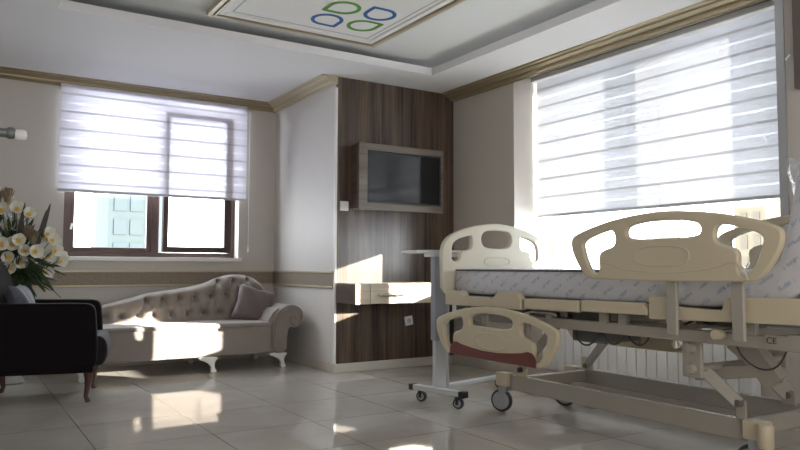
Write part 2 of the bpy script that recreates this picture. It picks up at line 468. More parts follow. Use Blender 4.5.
# ------------------------------------------------------------ windows
# back window: brown frame, left fixed sash, right sash tilted a little into the room
wf = struct(mk('window_1', B(((.83, 7.06, 1.003), (.895, 7.13, 2.58)), ((2.38, 7.06, 1.003), (2.445, 7.13, 2.58)),
        ((.895, 7.06, 1.003), (2.38, 7.13, 1.05)), ((.895, 7.06, 2.54), (2.38, 7.13, 2.58)), ((1.615, 7.06, 1.05), (1.69, 7.13, 2.54))), 'window_brown', bevel=.004))
s1 = mk('window_sash', B(((.89, 7.07, 1.04), (.935, 7.12, 2.538)), ((1.575, 7.07, 1.04), (1.62, 7.12, 2.538)),
        ((.935, 7.07, 1.04), (1.575, 7.12, 1.092)), ((.935, 7.07, 2.505), (1.575, 7.12, 2.538))), 'window_brown', wf, bevel=.004)
mk('pane', B(((.93, 7.09, 1.09), (1.58, 7.098, 2.51))), 'glass', s1)
mk('window_handle', tube([(.915, 7.06, 1.30), (.912, 7.03, 1.30), (.90, 7.025, 1.25)], .009), 'white_plastic', s1, smooth=True)
s2 = mk('window_sash', B(((1.69, 6.897, 1.05), (1.738, 6.95, 2.40)), ((2.285, 6.897, 1.05), (2.355, 6.95, 2.40)),
        ((1.738, 6.897, 1.05), (2.285, 6.95, 1.105)), ((1.738, 6.897, 2.35), (2.285, 6.95, 2.40))), 'window_brown', wf, bevel=.004)
mk('pane', B(((1.73, 6.92, 1.10), (2.29, 6.928, 2.355))), 'glass', s2)
# large window: white frame, broad middle post
wf = struct(mk('window_2', B(((4.56, 2.262, .812), (4.64, 2.47, 2.60)), ((4.56, 4.53, .812), (4.64, 4.65, 2.60)),
        ((4.56, 2.47, .812), (4.64, 4.53, .87)), ((4.56, 2.47, 2.54), (4.64, 4.53, 2.60)), ((4.56, 3.33, .87), (4.64, 3.56, 2.535))), 'pvc', bevel=.004))
mk('pane', B(((4.60, 2.465, .865), (4.608, 3.335, 2.54))), 'glass', wf)
mk('pane', B(((4.60, 3.555, .865), (4.608, 4.535, 2.54))), 'glass', wf)

# ------------------------------------------------------------ blinds
t = thing('roller_blind', 'wide white striped roller blind lowered over the large window beside the bed', 'blind', (4.36, 3.46, 2.5))
mk('blind_fabric', B(((4.3595, 2.33, 1.372), (4.3605, 4.625, 2.598))), 'blind_fabric_large', t)
mk('bottom_bar', B(((4.35, 2.33, 1.352), (4.37, 4.625, 1.374))), 'steel', t, bevel=.004)
mk('roller', tube([(4.389, 2.30, 2.57), (4.389, 4.62, 2.57)], .024, 14), 'white_plastic', t, smooth=True)
mk('headrail', B(((4.29, 2.32, 2.553), (4.358, 4.63, 2.599))), 'white_plastic', t, bevel=.006)
mk('pull_cord', tube([(4.43, 3.27, 2.53), (4.43, 3.27, 1.0)], .004, 6), 'grey_light', t)
mk('cord_clip', tube([(4.10, 2.235, 2.16), (4.075, 2.22, 2.15), (4.07, 2.24, 2.13), (4.09, 2.245, 2.135)], .006, 8), 'white_plastic', t, smooth=True)
t = thing('roller_blind', 'white striped roller blind half lowered over the brown-framed window behind the sofa', 'blind', (1.63, 6.88, 2.5))
mk('blind_fabric', B(((.77, 6.8855, 1.60), (2.50, 6.8865, 2.56))), 'blind_fabric_back', t)
mk('bottom_bar', B(((.765, 6.875, 1.578), (2.505, 6.895, 1.602))), 'grey_light', t, bevel=.004)
mk('roller', tube([(.77, 6.912, 2.52), (2.50, 6.912, 2.52)], .022, 14), 'white_plastic', t, smooth=True)
mk('pull_cord', tube([(2.535, 6.90, 2.5), (2.535, 6.90, 1.12)], .003, 6), 'white_plastic', t)
mk('cord_weight', lathe([(.004, 0), (.009, -.01), (.011, -.05), (.004, -.06)], (2.535, 6.90, 1.12), n=12), 'white_plastic', t, smooth=True)

# ------------------------------------------------------------ ceiling panel with the four petals
t = thing('ceiling_panel', 'framed ceiling panel with gold moulding around a four-petal emblem', 'ceiling panel', (2.1, 4.0, ZT))
X0, X1, Y0, Y1 = 1.465, 2.84, 3.45, 4.90
mk('panel_board', B(((X0 + .05, Y0 + .05, ZT - .03), (X1 - .05, Y1 - .05, ZT))), 'white_paint', t)
def rect_frame(x0, y0, x1, y1, w, za, zb):
    return B(((x0, y0, za), (x0 + w, y1, zb)), ((x1 - w, y0, za), (x1, y1, zb)), ((x0 + w, y0, za), (x1 - w, y0 + w, zb)), ((x0 + w, y1 - w, za), (x1 - w, y1, zb)))
mk('gold_moulding', rect_frame(X0, Y0, X1, Y1, .035, ZT - .045, ZT), 'gold_light', t, bevel=.006)
mk('gold_moulding', rect_frame(X0 + .04, Y0 + .04, X1 - .04, Y1 - .04, .02, ZT - .052, ZT), 'gold', t, bevel=.006)
mk('inner_moulding', rect_frame(X0 + .06, Y0 + .06, X1 - .06, Y1 - .06, .045, ZT - .042, ZT - .028), 'white_paint', t, bevel=.006)
mk('inset_line', rect_frame(X0 + .14, Y0 + .14, X1 - .14, Y1 - .14, .01, ZT - .032, ZT - .029), 'line_grey', t)
def petal(cx, cy, ang, m):
    R_, r_ = .118, .091
    def loop(r, k=1.0):
        p = []
        for i in range(40):
            a = i / 40 * 2 * pi
            rr = r
            d = abs(((a + pi) % (2 * pi)) - pi)           # corner at angle 0
            if d < pi / 4: rr = min(r / max(cos(pi / 4 - d), .01), r * 1.38)
            p.append((cx + rr * cos(a + ang), cy + rr * sin(a + ang)))
        return p
    a, b = loop(R_), loop(r_)
    bm = bmesh.new(); n = 40
    A = [[bm.verts.new((x, y, z)) for x, y in l] for l in (a, b) for z in (ZT - .034, ZT - .029)]
    for i in range(n):
        j = (i + 1) % n
        bm.faces.new([A[0][i], A[0][j], A[2][j], A[2][i]]); bm.faces.new([A[1][i], A[1][j], A[3][j], A[3][i]])
        bm.faces.new([A[0][i], A[0][j], A[1][j], A[1][i]]); bm.faces.new([A[2][i], A[2][j], A[3][j], A[3][i]])
    o = mk('emblem_petal', bm, m, t)
    o['label'] = ('green' if 'green' in m else 'blue') + ' petal outline of the emblem'
petal(2.235, 4.27, radians(135), 'logo_green')
petal(2.51, 4.25, radians(225), 'logo_blue')
petal(2.24, 4.545, radians(45), 'logo_blue')
petal(2.52, 4.52, radians(-45), 'logo_green')

# ------------------------------------------------------------ television in its wood surround
t = thing('television', 'flat black television in a thick grey-oak surround on the wood panel', 'television', (3.38, YP, 1.41))
mk('back_box', B(((2.975, 5.40, 1.43), (3.857, YP - .0005, 1.995))), 'side_wood', t, bevel=.002)
fy0, fy1 = 5.366, 5.406
mk('surround', B(((2.968, fy0, 1.418), (3.052, fy1, 2.004)), ((3.842, fy0, 1.418), (3.868, fy1, 2.004)),
                 ((3.052, fy0, 1.418), (3.842, fy1, 1.478)), ((3.052, fy0, 1.946), (3.842, fy1, 2.004))), 'tv_wood', t, bevel=.003)
mk('bezel', B(((3.052, 5.373, 1.478), (3.066, 5.398, 1.946)), ((3.828, 5.373, 1.478), (3.842, 5.398, 1.946)),
              ((3.066, 5.373, 1.478), (3.828, 5.398, 1.496)), ((3.066, 5.373, 1.932), (3.828, 5.398, 1.946))), 'black', t, bevel=.002)
mk('screen', B(((3.066, 5.383, 1.496), (3.828, 5.397, 1.932))), 'screen', t)

# ------------------------------------------------------------ drawer shelf
t = thing('wall_shelf', 'wall-hung light wood shelf with one drawer, below the television', 'shelf', (3.3, YP, .605))
mk('carcass', B(((2.834, 5.185, .605), (3.72, YP, .772))), 'side_wood', t, bevel=.002)
mk('shelf_top', B(((2.834, 5.172, .768), (3.72, YP, .778))), 'oak_light', t)
mk('side_front', B(((2.834, 5.170, .605), (2.97, 5.186, .768))), 'oak_light', t)
mk('side_front', B(((3.38, 5.170, .605), (3.72, 5.186, .768))), 'oak_light', t)
d = mk('drawer_front', B(((2.973, 5.166, .607), (3.377, 5.186, .766))), 'oak_light', t, bevel=.0015)
bm = tube([(3.055, 5.164, .682), (3.055, 5.135, .682), (3.07, 5.128, .682), (3.26, 5.128, .682), (3.275, 5.135, .682), (3.275, 5.164, .682)], .014, 10)
mk('drawer_handle', bm, 'chrome', d, smooth=True)

# sockets and switch
def socket(name, cx, cz, tilt, label, cat):
    t = thing(name, label, cat, (cx, YP, cz))
    M = Matrix.Translation((cx, YP - .006, cz)) @ Matrix.Rotation(tilt, 4, 'Y')
    bm = bmesh.new(); addbox(bm, (-.042, -.006, -.042), (.042, .006, .042), M)
    mk('cover_plate', bm, 'white_plastic', t, bevel=.004)
    bm = bmesh.new()
    if cat == 'socket':
        bm = lathe([(.02, -.012), (.022, -.010), (.022, 0)], (cx, YP - .004, cz), 'Y', 20, bm); mk('socket_well', bm, 'grey_light', t, smooth=True)
    else:
        addbox(bm, (-.028, -.011, -.03), (.028, -.005, .03), M); mk('rocker', bm, 'white_plastic', t, bevel=.003)
socket('light_switch', 2.905, 1.452, 0, 'white square switch plate on the wood panel, left of the television', 'switch')
socket('wall_socket', 3.585, .423, radians(-8), 'white square socket plate low on the wood panel, under the shelf', 'socket')

# ------------------------------------------------------------ radiator
t = thing('radiator', 'white panel radiator with vertical ribs under the large window', 'radiator', (4.05, 3.3, .10))
bm = bmesh.new(); y = 2.452; n = 21; w = (4.20 - 2.452) / n
for i in range(n):
    addbox(bm, (3.992, y + .003, .12), (4.03, y + w - .003, .70)); y += w
mk('ribs', bm, 'radiator', t, bevel=.004)
mk('panel', B(((4.03, 2.446, .115), (4.075, 4.206, .705))), 'radiator', t, bevel=.004)
bm = bmesh.new()
for i in range(58): addbox(bm, (4.0, 2.456 + i * .03, .705), (4.07, 2.476 + i * .03, .715))
addbox(bm, (3.992, 2.446, .70), (4.002, 4.206, .725)); addbox(bm, (4.07, 2.446, .70), (4.08, 4.206, .725))
mk('top_grille', bm, 'radiator', t)
for yy in (2.8, 3.8): mk('bracket', B(((4.075, yy, .2), (XR - .0005, yy + .04, .6))), 'radiator', t)
v = mk('valve', lathe([(.012, 0), (.018, .01), (.018, .05), (.01, .06)], (4.04, 2.425, .10), n=14), 'steel', t, smooth=True)
mk('pipe', tube([(4.04, 2.425, .10), (4.04, 2.425, .0)], .009), 'steel', t, smooth=True)

# ------------------------------------------------------------ dark framed board, top right
t = thing('wall_frame', 'dark framed board hung on the right wall beyond the large window', 'picture frame', (4.08, 1.8, 1.945))
mk('frame', B(((4.06, 1.40, 1.945), (XR - .001, 1.44, 2.5)), ((4.06, 2.14, 1.945), (XR - .001, 2.19, 2.5)), ((4.06, 1.44, 1.945), (XR - .001, 2.14, 1.99)), ((4.06, 1.44, 2.46), (XR - .001, 2.14, 2.5))), 'frame_brown', t, bevel=.003)
mk('board', B(((4.085, 1.44, 1.99), (4.10, 2.14, 2.46))), 'window_brown', t)

# ------------------------------------------------------------ wall lamp at the left edge
t = thing('wall_lamp', 'grey swing-arm lamp with pale head reaching in at the left edge', 'lamp', (-1.0, 3.5, 1.49))
mk('wall_plate', lathe([(.05, 0), (.05, .015), (.02, .03)], (-1.0, 3.5, 1.495), 'X', 20), 'lamp_arm', t, smooth=True)
mk('arm', tube([(-.97, 3.5, 1.495), (.185, 3.5, 1.492)], .020, 14), 'lamp_arm', t, smooth=True)
mk('joint', lathe([(.004, -.022), (.018, -.02), (.026, -.008), (.026, .008), (.018, .02), (.004, .022)], (.198, 3.5, 1.493), 'X', 20), 'lamp_arm', t, smooth=True)
mk('lamp_head', lathe([(.021, 0), (.024, .006), (.024, .035), (.018, .045), (.004, .048)], (.214, 3.5, 1.489), 'X', 20), 'lamp_head', t, smooth=True)

# ------------------------------------------------------------ hospital bed
bed = thing('hospital_bed', 'cream and grey adjustable hospital bed on castors by the large window', 'bed', (3.14, 2.6, 0))
XN, XF = 2.70, 3.58            # near and far side of the bed
# footboard
KX = 1.02
FBo = [(x * KX, z) for x, z in [(-.44, .655), (-.452, 1.0), (-.44, 1.065), (-.40, 1.115), (-.33, 1.15), (-.2, 1.19), (-.05, 1.212), (.05, 1.212), (.2, 1.19), (.33, 1.15), (.40, 1.115), (.44, 1.065), (.452, 1.0), (.44, .655)]]
FBh1 = [(-.376, .962), (-.382, 1.0), (-.375, 1.065), (-.335, 1.10), (-.225, 1.128), (-.212, 1.115), (-.212, 1.05), (-.235, 1.03), (-.295, 1.022), (-.308, 1.0), (-.312, .965), (-.345, .95)]
FBh2 = [(-.135, 1.085), (-.13, 1.135), (-.09, 1.165), (.09, 1.165), (.13, 1.135), (.135, 1.085), (.10, 1.042), (-.10, 1.042)]
FBh3 = [(-x, z) for x, z in FBh1]
def board(y, name):
    M = Matrix.Translation((3.138, y, 0)) @ Matrix.Rotation(radians(90), 4, 'X')
    p = plate(name, [smooth_loop(FBo, 2), smooth_loop(FBh1), smooth_loop(FBh2), smooth_loop(FBh3)], .036, .009, M, 'cream_light', bed)
    rel = smooth_loop([(-.11, .925), (.11, .925), (.11, .985), (-.11, .985)], 2)
    bm = tube([(3.138 + a, y - .018, z) for a, z in rel] + [(3.138 + rel[0][0], y - .018, rel[0][1])], .004, 6)
    mk('moulded_oval', bm, 'cream_light', p, smooth=True)
    return p
board(3.75, 'footboard')
# side rail plates (local u along the bed, w up)
SRo = [(-.545, .045), (-.545, .085), (-.50, .10), (-.38, .145), (-.26, .20), (-.10, .268), (0, .29)]
SRo = [(-.542, .185), (-.525, .22), (-.38, .262), (-.25, .289), (-.10, .305), (0, .308), (.10, .305), (.25, .289), (.38, .262), (.525, .22), (.542, .185),
       (.53, .13), (.48, .05), (.44, .012), (.39, .0), (-.39, .0), (-.44, .012), (-.48, .05), (-.53, .13)]
SRh1 = [(.468, .165), (.455, .19), (.40, .212), (.292, .24), (.262, .225), (.255, .18), (.275, .155), (.335, .142), (.36, .12), (.358, .08), (.355, .045), (.372, .028), (.395, .03), (.43, .065)]
SRh2 = [(-.20, .225), (-.175, .255), (0, .272), (.175, .255), (.20, .225), (.185, .19), (0, .188), (-.185, .19)]
SRh3 = [(-u, w) for u, w in SRh1]
def side_rail(x, yc, z, side, band, foldtag):
    """side = -1 near side, +1 far side of the bed"""
    M = Matrix.Translation((x, yc, z)) @ Matrix.Rotation(radians(90), 4, 'Z') @ Matrix.Rotation(radians(90), 4, 'X')
    p = plate('side_rail', [smooth_loop(SRo), smooth_loop(SRh1), smooth_loop(SRh2), smooth_loop(SRh3)], .034, .009, M, 'cream', bed)
    p['label'] = foldtag
    xs = x + side * .017
    rel = smooth_loop([(-.14, .065), (.14, .065), (.14, .155), (-.14, .155)], 2)
    mk('moulded_oval', tube([(xs, yc + a, z + w) for a, w in rel + [rel[0]]], .004, 6), 'cream', p, smooth=True)
    arc = [(-.40, .01), (-.385, .06), (-.34, .10), (-.25, .06), (0, .035), (.25, .06), (.34, .10), (.385, .06), (.40, .01)]
    arc = smooth_loop(arc, 2, False)
    if not band: mk('moulded_line', tube([(xs, yc + a, z + w * .9) for a, w in arc], .003, 6), 'cream', p, smooth=True)
    if band:
        poly = smooth_loop([(-.385, .004), (-.38, .05), (-.34, .088), (-.25, .066), (0, .046), (.25, .066), (.34, .088), (.38, .05), (.385, .004)], 1, False)
        q = mk('maroon_band', prism([(yc + a, z + w) for a, w in poly], 'X', xs - side * .004, xs + side * .004), 'maroon', p)
        q['label'] = 'dark red band'
    return p
side_rail(2.655, 2.025, .856, -1, False, 'raised side rail at the head, near side')
side_rail(2.655, 3.205, .378, -1, True, 'lowered side rail at the foot, near side')
side_rail(3.625, 1.86, .886, 1, False, 'raised side rail at the head, far side')
side_rail(3.625, 3.06, .415, 1, False, 'lowered side rail at the foot, far side')
# rail posts
for x, s in ((2.675, 1), (3.605, -1)):
    for yy in (2.0, 1.69):
        mk('rail_post', bar((x, yy, .62), (x, yy, .87), .052, .020, up=(1, 0, 0)), 'bed_paint', bed, bevel=.005)
    for yy in (3.30, 2.95):
        mk('rail_post', bar((x + s * .01, yy, .44), (x + s * .01, yy, .66), .045, .018, up=(1, 0, 0)), 'bed_paint', bed, bevel=.005)
# mattress deck edges with raised end blocks
for x0, x1 in ((2.705, 2.75), (3.53, 3.575)):
    prof = [(3.735, .675), (3.735, .768), (3.56, .768), (3.53, .735), (3.26, .735), (3.21, .775), (3.05, .775), (3.015, .735), (3.015, .675)]
    mk('deck_edge', prism(prof, 'X', x0, x1), 'cream', bed, bevel=.006)
    mk('deck_edge', prism([(2.99, .683), (2.99, .744), (2.585, .746), (2.585, .685)], 'X', x0, x1), 'cream', bed, bevel=.008)
    mk('deck_edge', prism([(2.565, .692), (2.565, .75), (2.19, .752), (2.16, .725), (2.16, .695)], 'X', x0, x1), 'cream', bed, bevel=.008)
    mk('deck_edge', prism([(2.15, .68), (2.15, .785), (2.035, .785), (2.02, .745), (1.79, .735), (1.76, .795), (1.35, .80), (1.35, .70), (1.8, .69)], 'X', x0, x1), 'cream', bed, bevel=.005)
mk('deck_panel', B(((2.752, 3.03, .715), (3.528, 3.72, .738)), ((2.752, 2.60, .715), (3.528, 2.99, .738)), ((2.752, 1.70, .715), (3.528, 2.56, .738))), 'bed_paint', bed, bevel=.005)
# tilted back section of the deck under the raised mattress
bm = bar((3.14, 1.50, .725), (3.14, 1.33, 1.32), .74, .025, up=(0, 1, 0))
mk('backrest_panel', bm, 'cream', bed, bevel=.005)
# upper frame
for x in (2.79, 3.49):
    mk('upper_frame', B(((x - .02, .95, .588), (x + .02, 3.70, .642))), 'bed_paint', bed, bevel=.005)
for yy in (3.68, 3.02, 2.32, 1.9, .97):
    mk('cross_member', B(((2.81, yy - .02, .60), (3.47, yy + .02, .645))), 'bed_paint', bed, bevel=.004)
for yy in (3.6, 2.86, 2.48, 2.36, 1.7):
    for x in (2.78, 3.50):
        mk('deck_support', B(((x - .014, yy - .022, .64), (x + .014, yy + .022, .717))), 'bed_paint', bed, bevel=.003)
mk('footboard_socket', B(((2.76, 3.69, .60), (2.82, 3.735, .72))), 'steel', bed, bevel=.004)
mk('footboard_socket', B(((3.46, 3.69, .60), (3.52, 3.735, .72))), 'steel', bed, bevel=.004)
# a bright release bar under the foot section
mk('release_bar', tube([(2.76, 3.04, .655), (2.755, 2.98, .668), (2.755, 2.82, .668), (2.76, 2.79, .655)], .008), 'chrome', bed, smooth=True)
# motors and boxes under the deck
m_ = mk('motor', B(((2.86, 2.55, .52), (3.0, 2.78, .70))), 'motor_grey', bed, bevel=.012)
mk('motor', B(((2.88, 2.18, .655), (3.05, 2.46, .712))), 'motor_grey', bed, bevel=.01)
mk('motor', B(((2.90, 1.76, .655), (3.05, 2.05, .712))), 'motor_grey', bed, bevel=.01)
mk('motor_rod', tube([(2.95, 3.45, .66), (2.93, 2.78, .63)], .022, 12), 'motor_grey', bed, smooth=True)
mk('motor_rod', tube([(3.1, 3.3, .66), (3.1, 2.5, .62)], .018, 12), 'steel', bed, smooth=True)
mk('control_box', B(((3.1, 2.7, .50), (3.32, 2.92, .58))), 'motor_grey', bed, bevel=.01)
mk('knob', lathe([(.018, 0), (.022, .01), (.022, .05), (.016, .06)], (2.70, 1.82, .636), 'X', 16), 'cream', bed, smooth=True)
mk('cable', tube(smooth_loop([(2.85, 2.74, .60), (2.84, 2.72, .53), (2.84, 2.66, .50), (2.84, 2.60, .53), (2.84, 2.56, .58)], 2, False), .005, 6), 'cable_grey', bed, smooth=True)
mk('cable', tube(smooth_loop([(2.85, 2.56, .59), (2.84, 2.52, .54), (2.84, 2.47, .525), (2.84, 2.42, .55), (2.84, 2.38, .60)], 2, False), .005, 6), 'cable_grey', bed, smooth=True)
mk('cable', tube(smooth_loop([(2.85, 2.40, .60), (2.84, 2.36, .55), (2.84, 2.31, .535), (2.84, 2.27, .56), (2.84, 2.25, .60)], 2, False), .005, 6), 'cable_grey', bed, smooth=True)
mk('cable', tube(smooth_loop([(2.9, 1.86, .60), (2.92, 1.83, .52), (2.94, 1.76, .475), (2.94, 1.68, .50), (2.94, 1.63, .62)], 2, False), .004, 6), 'cable_grey', bed, smooth=True)
mk('cable', tube(smooth_loop([(2.84, 2.06, .655), (2.82, 1.98, .69), (2.80, 1.90, .665), (2.80, 1.84, .70), (2.82, 1.7, .66)], 2, False), .006, 6), 'black', bed, smooth=True)
mk('crank_panel', B(((2.83, 2.09, .655), (2.84, 2.42, .70))), 'bed_paint', bed, bevel=.004)
mk('link_rod', tube([(2.86, 3.62, .665), (2.86, 2.9, .665)], .012, 10), 'steel', bed, smooth=True)
mk('link_rod', tube([(3.0, 2.9, .665), (3.0, 1.5, .665)], .012, 10), 'steel', bed, smooth=True)
mk('spring_box', B(((2.84, 3.08, .655), (2.95, 3.5, .70))), 'motor_grey', bed, bevel=.01)
for yy in (2.80, 2.45, 2.38): mk('hanger', B(((2.815, yy - .02, .648), (2.835, yy + .02, .72))), 'bed_paint', bed, bevel=.003)
# rating plate
pl = mk('rating_plate', B(((2.7665, 1.49, .603), (2.77, 1.64, .647))), 'bed_paint', bed)
MT = Matrix.Translation((2.7655, 1.612, .625)) @ Matrix.Rotation(radians(-90), 4, 'Z') @ Matrix.Rotation(radians(90), 4, 'X')
text('plate_text', 'CE', .036, MT, 'print_black', pl)
# lifting links
def link_arm(a, b, w=.05, th=.022):
    o = mk('lifting_arm', bar(a, b, th, w), 'bed_paint', bed, bevel=.005)
    for p in (a, b): mk('pivot_bolt', lathe([(.005, -.022), (.017, -.02), (.017, .02), (.005, .022)], p, 'X', 16), 'motor_grey', o, smooth=True)
    return o
for x, s in ((2.80, 0), (3.47, 1)):
    p = mk('pivot_plate', B(((x - .012, 1.945, .43), (x + .012, 2.04, .60))), 'bed_paint', bed, bevel=.006)
    for z in (.47, .56): mk('bolt', lathe([(.005, -.03), (.02, -.028), (.024, -.01), (.024, .01)], (x - .01, 1.99, z), 'X', 16), 'bed_paint', p, smooth=True)
link_arm((2.86, 1.99, .465), (2.965, 1.885, .318), .055)
mk('pivot_tube', tube([(2.80, 1.98, .47), (3.47, 1.98, .47)], .018, 12), 'bed_paint', bed, smooth=True)
link_arm((2.98, 1.92, .585), (3.05, 1.76, .43), .07)
link_arm((3.32, 2.17, .585), (3.545, 1.985, .285), .075)
mk('lift_motor', bar((2.98, 2.10, .42), (3.02, 1.80, .47), .07, .06), 'bed_paint', bed, bevel=.008)
mk('lift_motor', bar((3.0, 1.88, .60), (3.02, 1.74, .42), .06, .10, up=(0, 1, 0)), 'bed_paint', bed, bevel=.008)
mk('base_bracket', B(((2.978, 1.86, .245), (2.99, 1.91, .33))), 'bed_paint', bed, bevel=.005)
mk('base_bracket', B(((3.535, 1.95, .235), (3.555, 2.02, .31))), 'bed_paint', bed, bevel=.005)
link_arm((2.93, 2.95, .60), (2.985, 3.33, .285), .055)
link_arm((3.45, 2.95, .60), (3.56, 3.33, .27), .055)
q = mk('base_bracket', B(((2.975, 3.27, .245), (2.99, 3.37, .345))), 'cream', bed, bevel=.006)
mk('knob', lathe([(.014, -.02), (.016, 0)], (2.978, 3.31, .29), 'X', 14), 'black', q, smooth=True)
mk('base_bracket', B(((3.55, 3.27, .245), (3.565, 3.37, .33))), 'cream', bed, bevel=.006)
# base frame
mk('base_frame', B(((2.985, 1.86, .152), (3.02, 3.43, .245)), ((3.585, 1.84, .152), (3.62, 3.50, .245)),
                   ((3.02, 3.36, .165), (3.585, 3.41, .235)), ((3.02, 1.865, .165), (3.585, 1.91, .235))), 'bed_paint', bed, bevel=.005)
def castor(x, y, ang, capz=.25, cap=True):
    if cap: mk('corner_cap', B(((x - .035, y - .055, .165), (x + .035, y + .05, capz))), 'cream', bed, bevel=.008)
    ca, sa = cos(ang), sin(ang)
    M = Matrix.Translation((x, y, 0)) @ Matrix.Rotation(ang, 4, 'Z')
    bm = lathe([(.045, -.012), (.066, -.016), (.0715, -.008), (.0715, .008), (.066, .016), (.045, .012)], (0, .02, .072), 'X', 28)
    bmesh.ops.transform(bm, matrix=M, verts=bm.verts); w = mk('castor_wheel', bm, 'black_rubber', bed, smooth=True)
    bm = lathe([(.01, -.022), (.045, -.021), (.056, -.018), (.057, .018), (.045, .021), (.01, .022)], (0, .02, .072), 'X', 28)
    bmesh.ops.transform(bm, matrix=M, verts=bm.verts); mk('wheel_cover', bm, 'wheel_grey', w, smooth=True)
    bm = bmesh.new()
    addbox(bm, (-.03, -.02, .125), (.03, .03, .17), M)
    for s in (-1, 1): addbox(bm, (s * .026 - .003, -.01, .06), (s * .026 + .003, .03, .14), M)
    mk('castor_fork', bm, 'wheel_grey', w, bevel=.004)
castor(3.0, 3.50, radians(25)); castor(3.49, 3.43, radians(40), cap=False)
mk('corner_cap', B(((3.57, 3.445, .165), (3.64, 3.55, .25))), 'cream', bed, bevel=.008)
castor(3.0, 1.825, radians(15), .25); castor(3.60, 1.80, radians(-20), .25)
mk('corner_post', lathe([(.028, 0), (.033, .005), (.033, .09), (.028, .1)], (2.965, 1.765, .145), n=20), 'cream', bed, smooth=True)

# ------------------------------------------------------------ mattress (flat, then raised at the head)
def ribbon(center, half, nx, x0, x1, rim):
    """cushioned slab following a (y,z) centre line"""
    bm = bmesh.new(); rows = []
    n = len(center)
    for i, (y, z) in enumerate(center):
        a = Vector(center[max(i - 1, 0)]); b = Vector(center[min(i + 1, n - 1)])
        t = (b - a).normalized(); nrm = Vector((-t.y, t.x))
        if nrm.y < 0 or (abs(nrm.y) < .3 and nrm.x < 0): nrm = -nrm
        h = half if 0 < i < n - 1 else half * .72
        ring = []
        sect = [(x0, -h + rim), (x0 + rim * .3, -h + rim * .3), (x0 + rim, -h), (x1 - rim, -h), (x1 - rim * .3, -h + rim * .3), (x1, -h + rim),
                (x1, h - rim), (x1 - rim * .3, h - rim * .3), (x1 - rim, h), (x0 + rim, h), (x0 + rim * .3, h - rim * .3), (x0, h - rim)]
        for x, s in sect:
            ring.append(bm.verts.new((x, y + nrm.x * s, z + nrm.y * s)))
        rows.append(ring)
    for i in range(n - 1):
        for k in range(12): bm.faces.new([rows[i][k], rows[i][(k + 1) % 12], rows[i + 1][(k + 1) % 12], rows[i + 1][k]])
    bm.faces.new(rows[0]); bm.faces.new(rows[-1])
    return bm
cl = [(3.725, .825), (3.71, .825)] + [(3.6 - i * .15, .826 - .004 * (i % 2)) for i in range(12)] + [(1.82, .826), (1.68, .828), (1.58, .84), (1.51, .90), (1.475, 1.0), (1.455, 1.1), (1.435, 1.2), (1.42, 1.28), (1.41, 1.33), (1.409, 1.34)]
mt = thing('mattress', 'grey-white printed mattress lying on the hospital bed, raised at its head', 'mattress', (3.14, 2.7, .74))
mk('cover', ribbon(cl, .084, 4, 2.765, 3.515, .028), 'mattress_cover', mt, smooth=True, subd=1)
# piping along the upper and lower edges
mk('piping', tube([(2.768, 3.70 - i * .1, .897) for i in range(19)], .006, 6), 'pillow_blue', mt, smooth=True)
# film-wrapped pillow on the raised head
def pillow_bm(w, h, t, n=18, ex=.42):
    bm = bmesh.new(); top = {}; bot = {}
    for i in range(n + 1):
        for j in range(n + 1):
            u = -1 + 2 * i / n; v = -1 + 2 * j / n
            k = max(0, (1 - u ** 4) * (1 - v ** 4)) ** ex
            pin = 1 - .10 * (1 - abs(u)) * (abs(v) ** 3); pin2 = 1 - .10 * (1 - abs(v)) * (abs(u) ** 3)
            x, y = u * w / 2 * pin2, v * h / 2 * pin
            wr = .006 * sin(u * 9 + v * 5) * k
            top[i, j] = bm.verts.new((x, y, t / 2 * k + wr))
            bot[i, j] = top[i, j] if (i in (0, n) or j in (0, n)) else bm.verts.new((x, y, -t / 2 * k + wr))
    for i in range(n):
        for j in range(n):
            bm.faces.new([top[i, j], top[i + 1, j], top[i + 1, j + 1], top[i, j + 1]])
            q = [bot[i, j], bot[i, j + 1], bot[i + 1, j + 1], bot[i + 1, j]]
            if len(set(q)) == 4:
                try: bm.faces.new(q)
                except ValueError: pass
    return bm
pw = thing('pillow', 'white pillow in crinkled clear film on the raised bed head', 'pillow', (3.16, 1.515, 1.1))
bm = pillow_bm(.60, .36, .07)
bmesh.ops.transform(bm, matrix=Matrix.Translation((3.16, 1.515, 1.14)) @ Matrix.Rotation(radians(78), 4, 'X'), verts=bm.verts)
mk('pillow_case', bm, 'white_plastic', pw, smooth=True)
bm = pillow_bm(.68, .46, .11)
for v in bm.verts: v.co.z += random.uniform(-.006, .006)
bmesh.ops.transform(bm, matrix=Matrix.Translation((3.16, 1.515, 1.14)) @ Matrix.Rotation(radians(78), 4, 'X'), verts=bm.verts)
mk('film_wrap', bm, 'plastic_film', pw, smooth=True)

# ------------------------------------------------------------ overbed table
t = thing('overbed_table', 'grey overbed table on castors standing at the foot of the bed', 'table', (2.83, 3.95, 0))
mk('tabletop', prism(smooth_loop([(2.655, 3.90), (3.38, 3.90), (3.38, 4.28), (2.655, 4.28)], 1), 'Z', 1.012, 1.032), 'table_top', t, bevel=.004)
mk('column', B(((2.765, 3.93, .42), (2.865, 3.99, .99))), 'grey_paint', t, bevel=.008)
mk('inner_column', B(((2.775, 3.94, .10), (2.862, 3.98, .43))), 'grey_light', t, bevel=.005)
mk('rear_column', B(((2.875, 3.945, .10), (2.895, 3.975, .80))), 'steel', t, bevel=.005)
mk('top_bracket', B(((2.72, 3.92, .985), (3.0, 4.0, 1.013))), 'steel', t, bevel=.004)
mk('release_lever', tube([(2.83, 3.93, .965), (2.83, 3.89, .96), (2.77, 3.87, .957)], .007), 'black', t, smooth=True)
mk('base_leg', bar((2.72, 4.13, .095), (2.815, 3.70, .095), .05, .035), 'grey_light', t, bevel=.006)
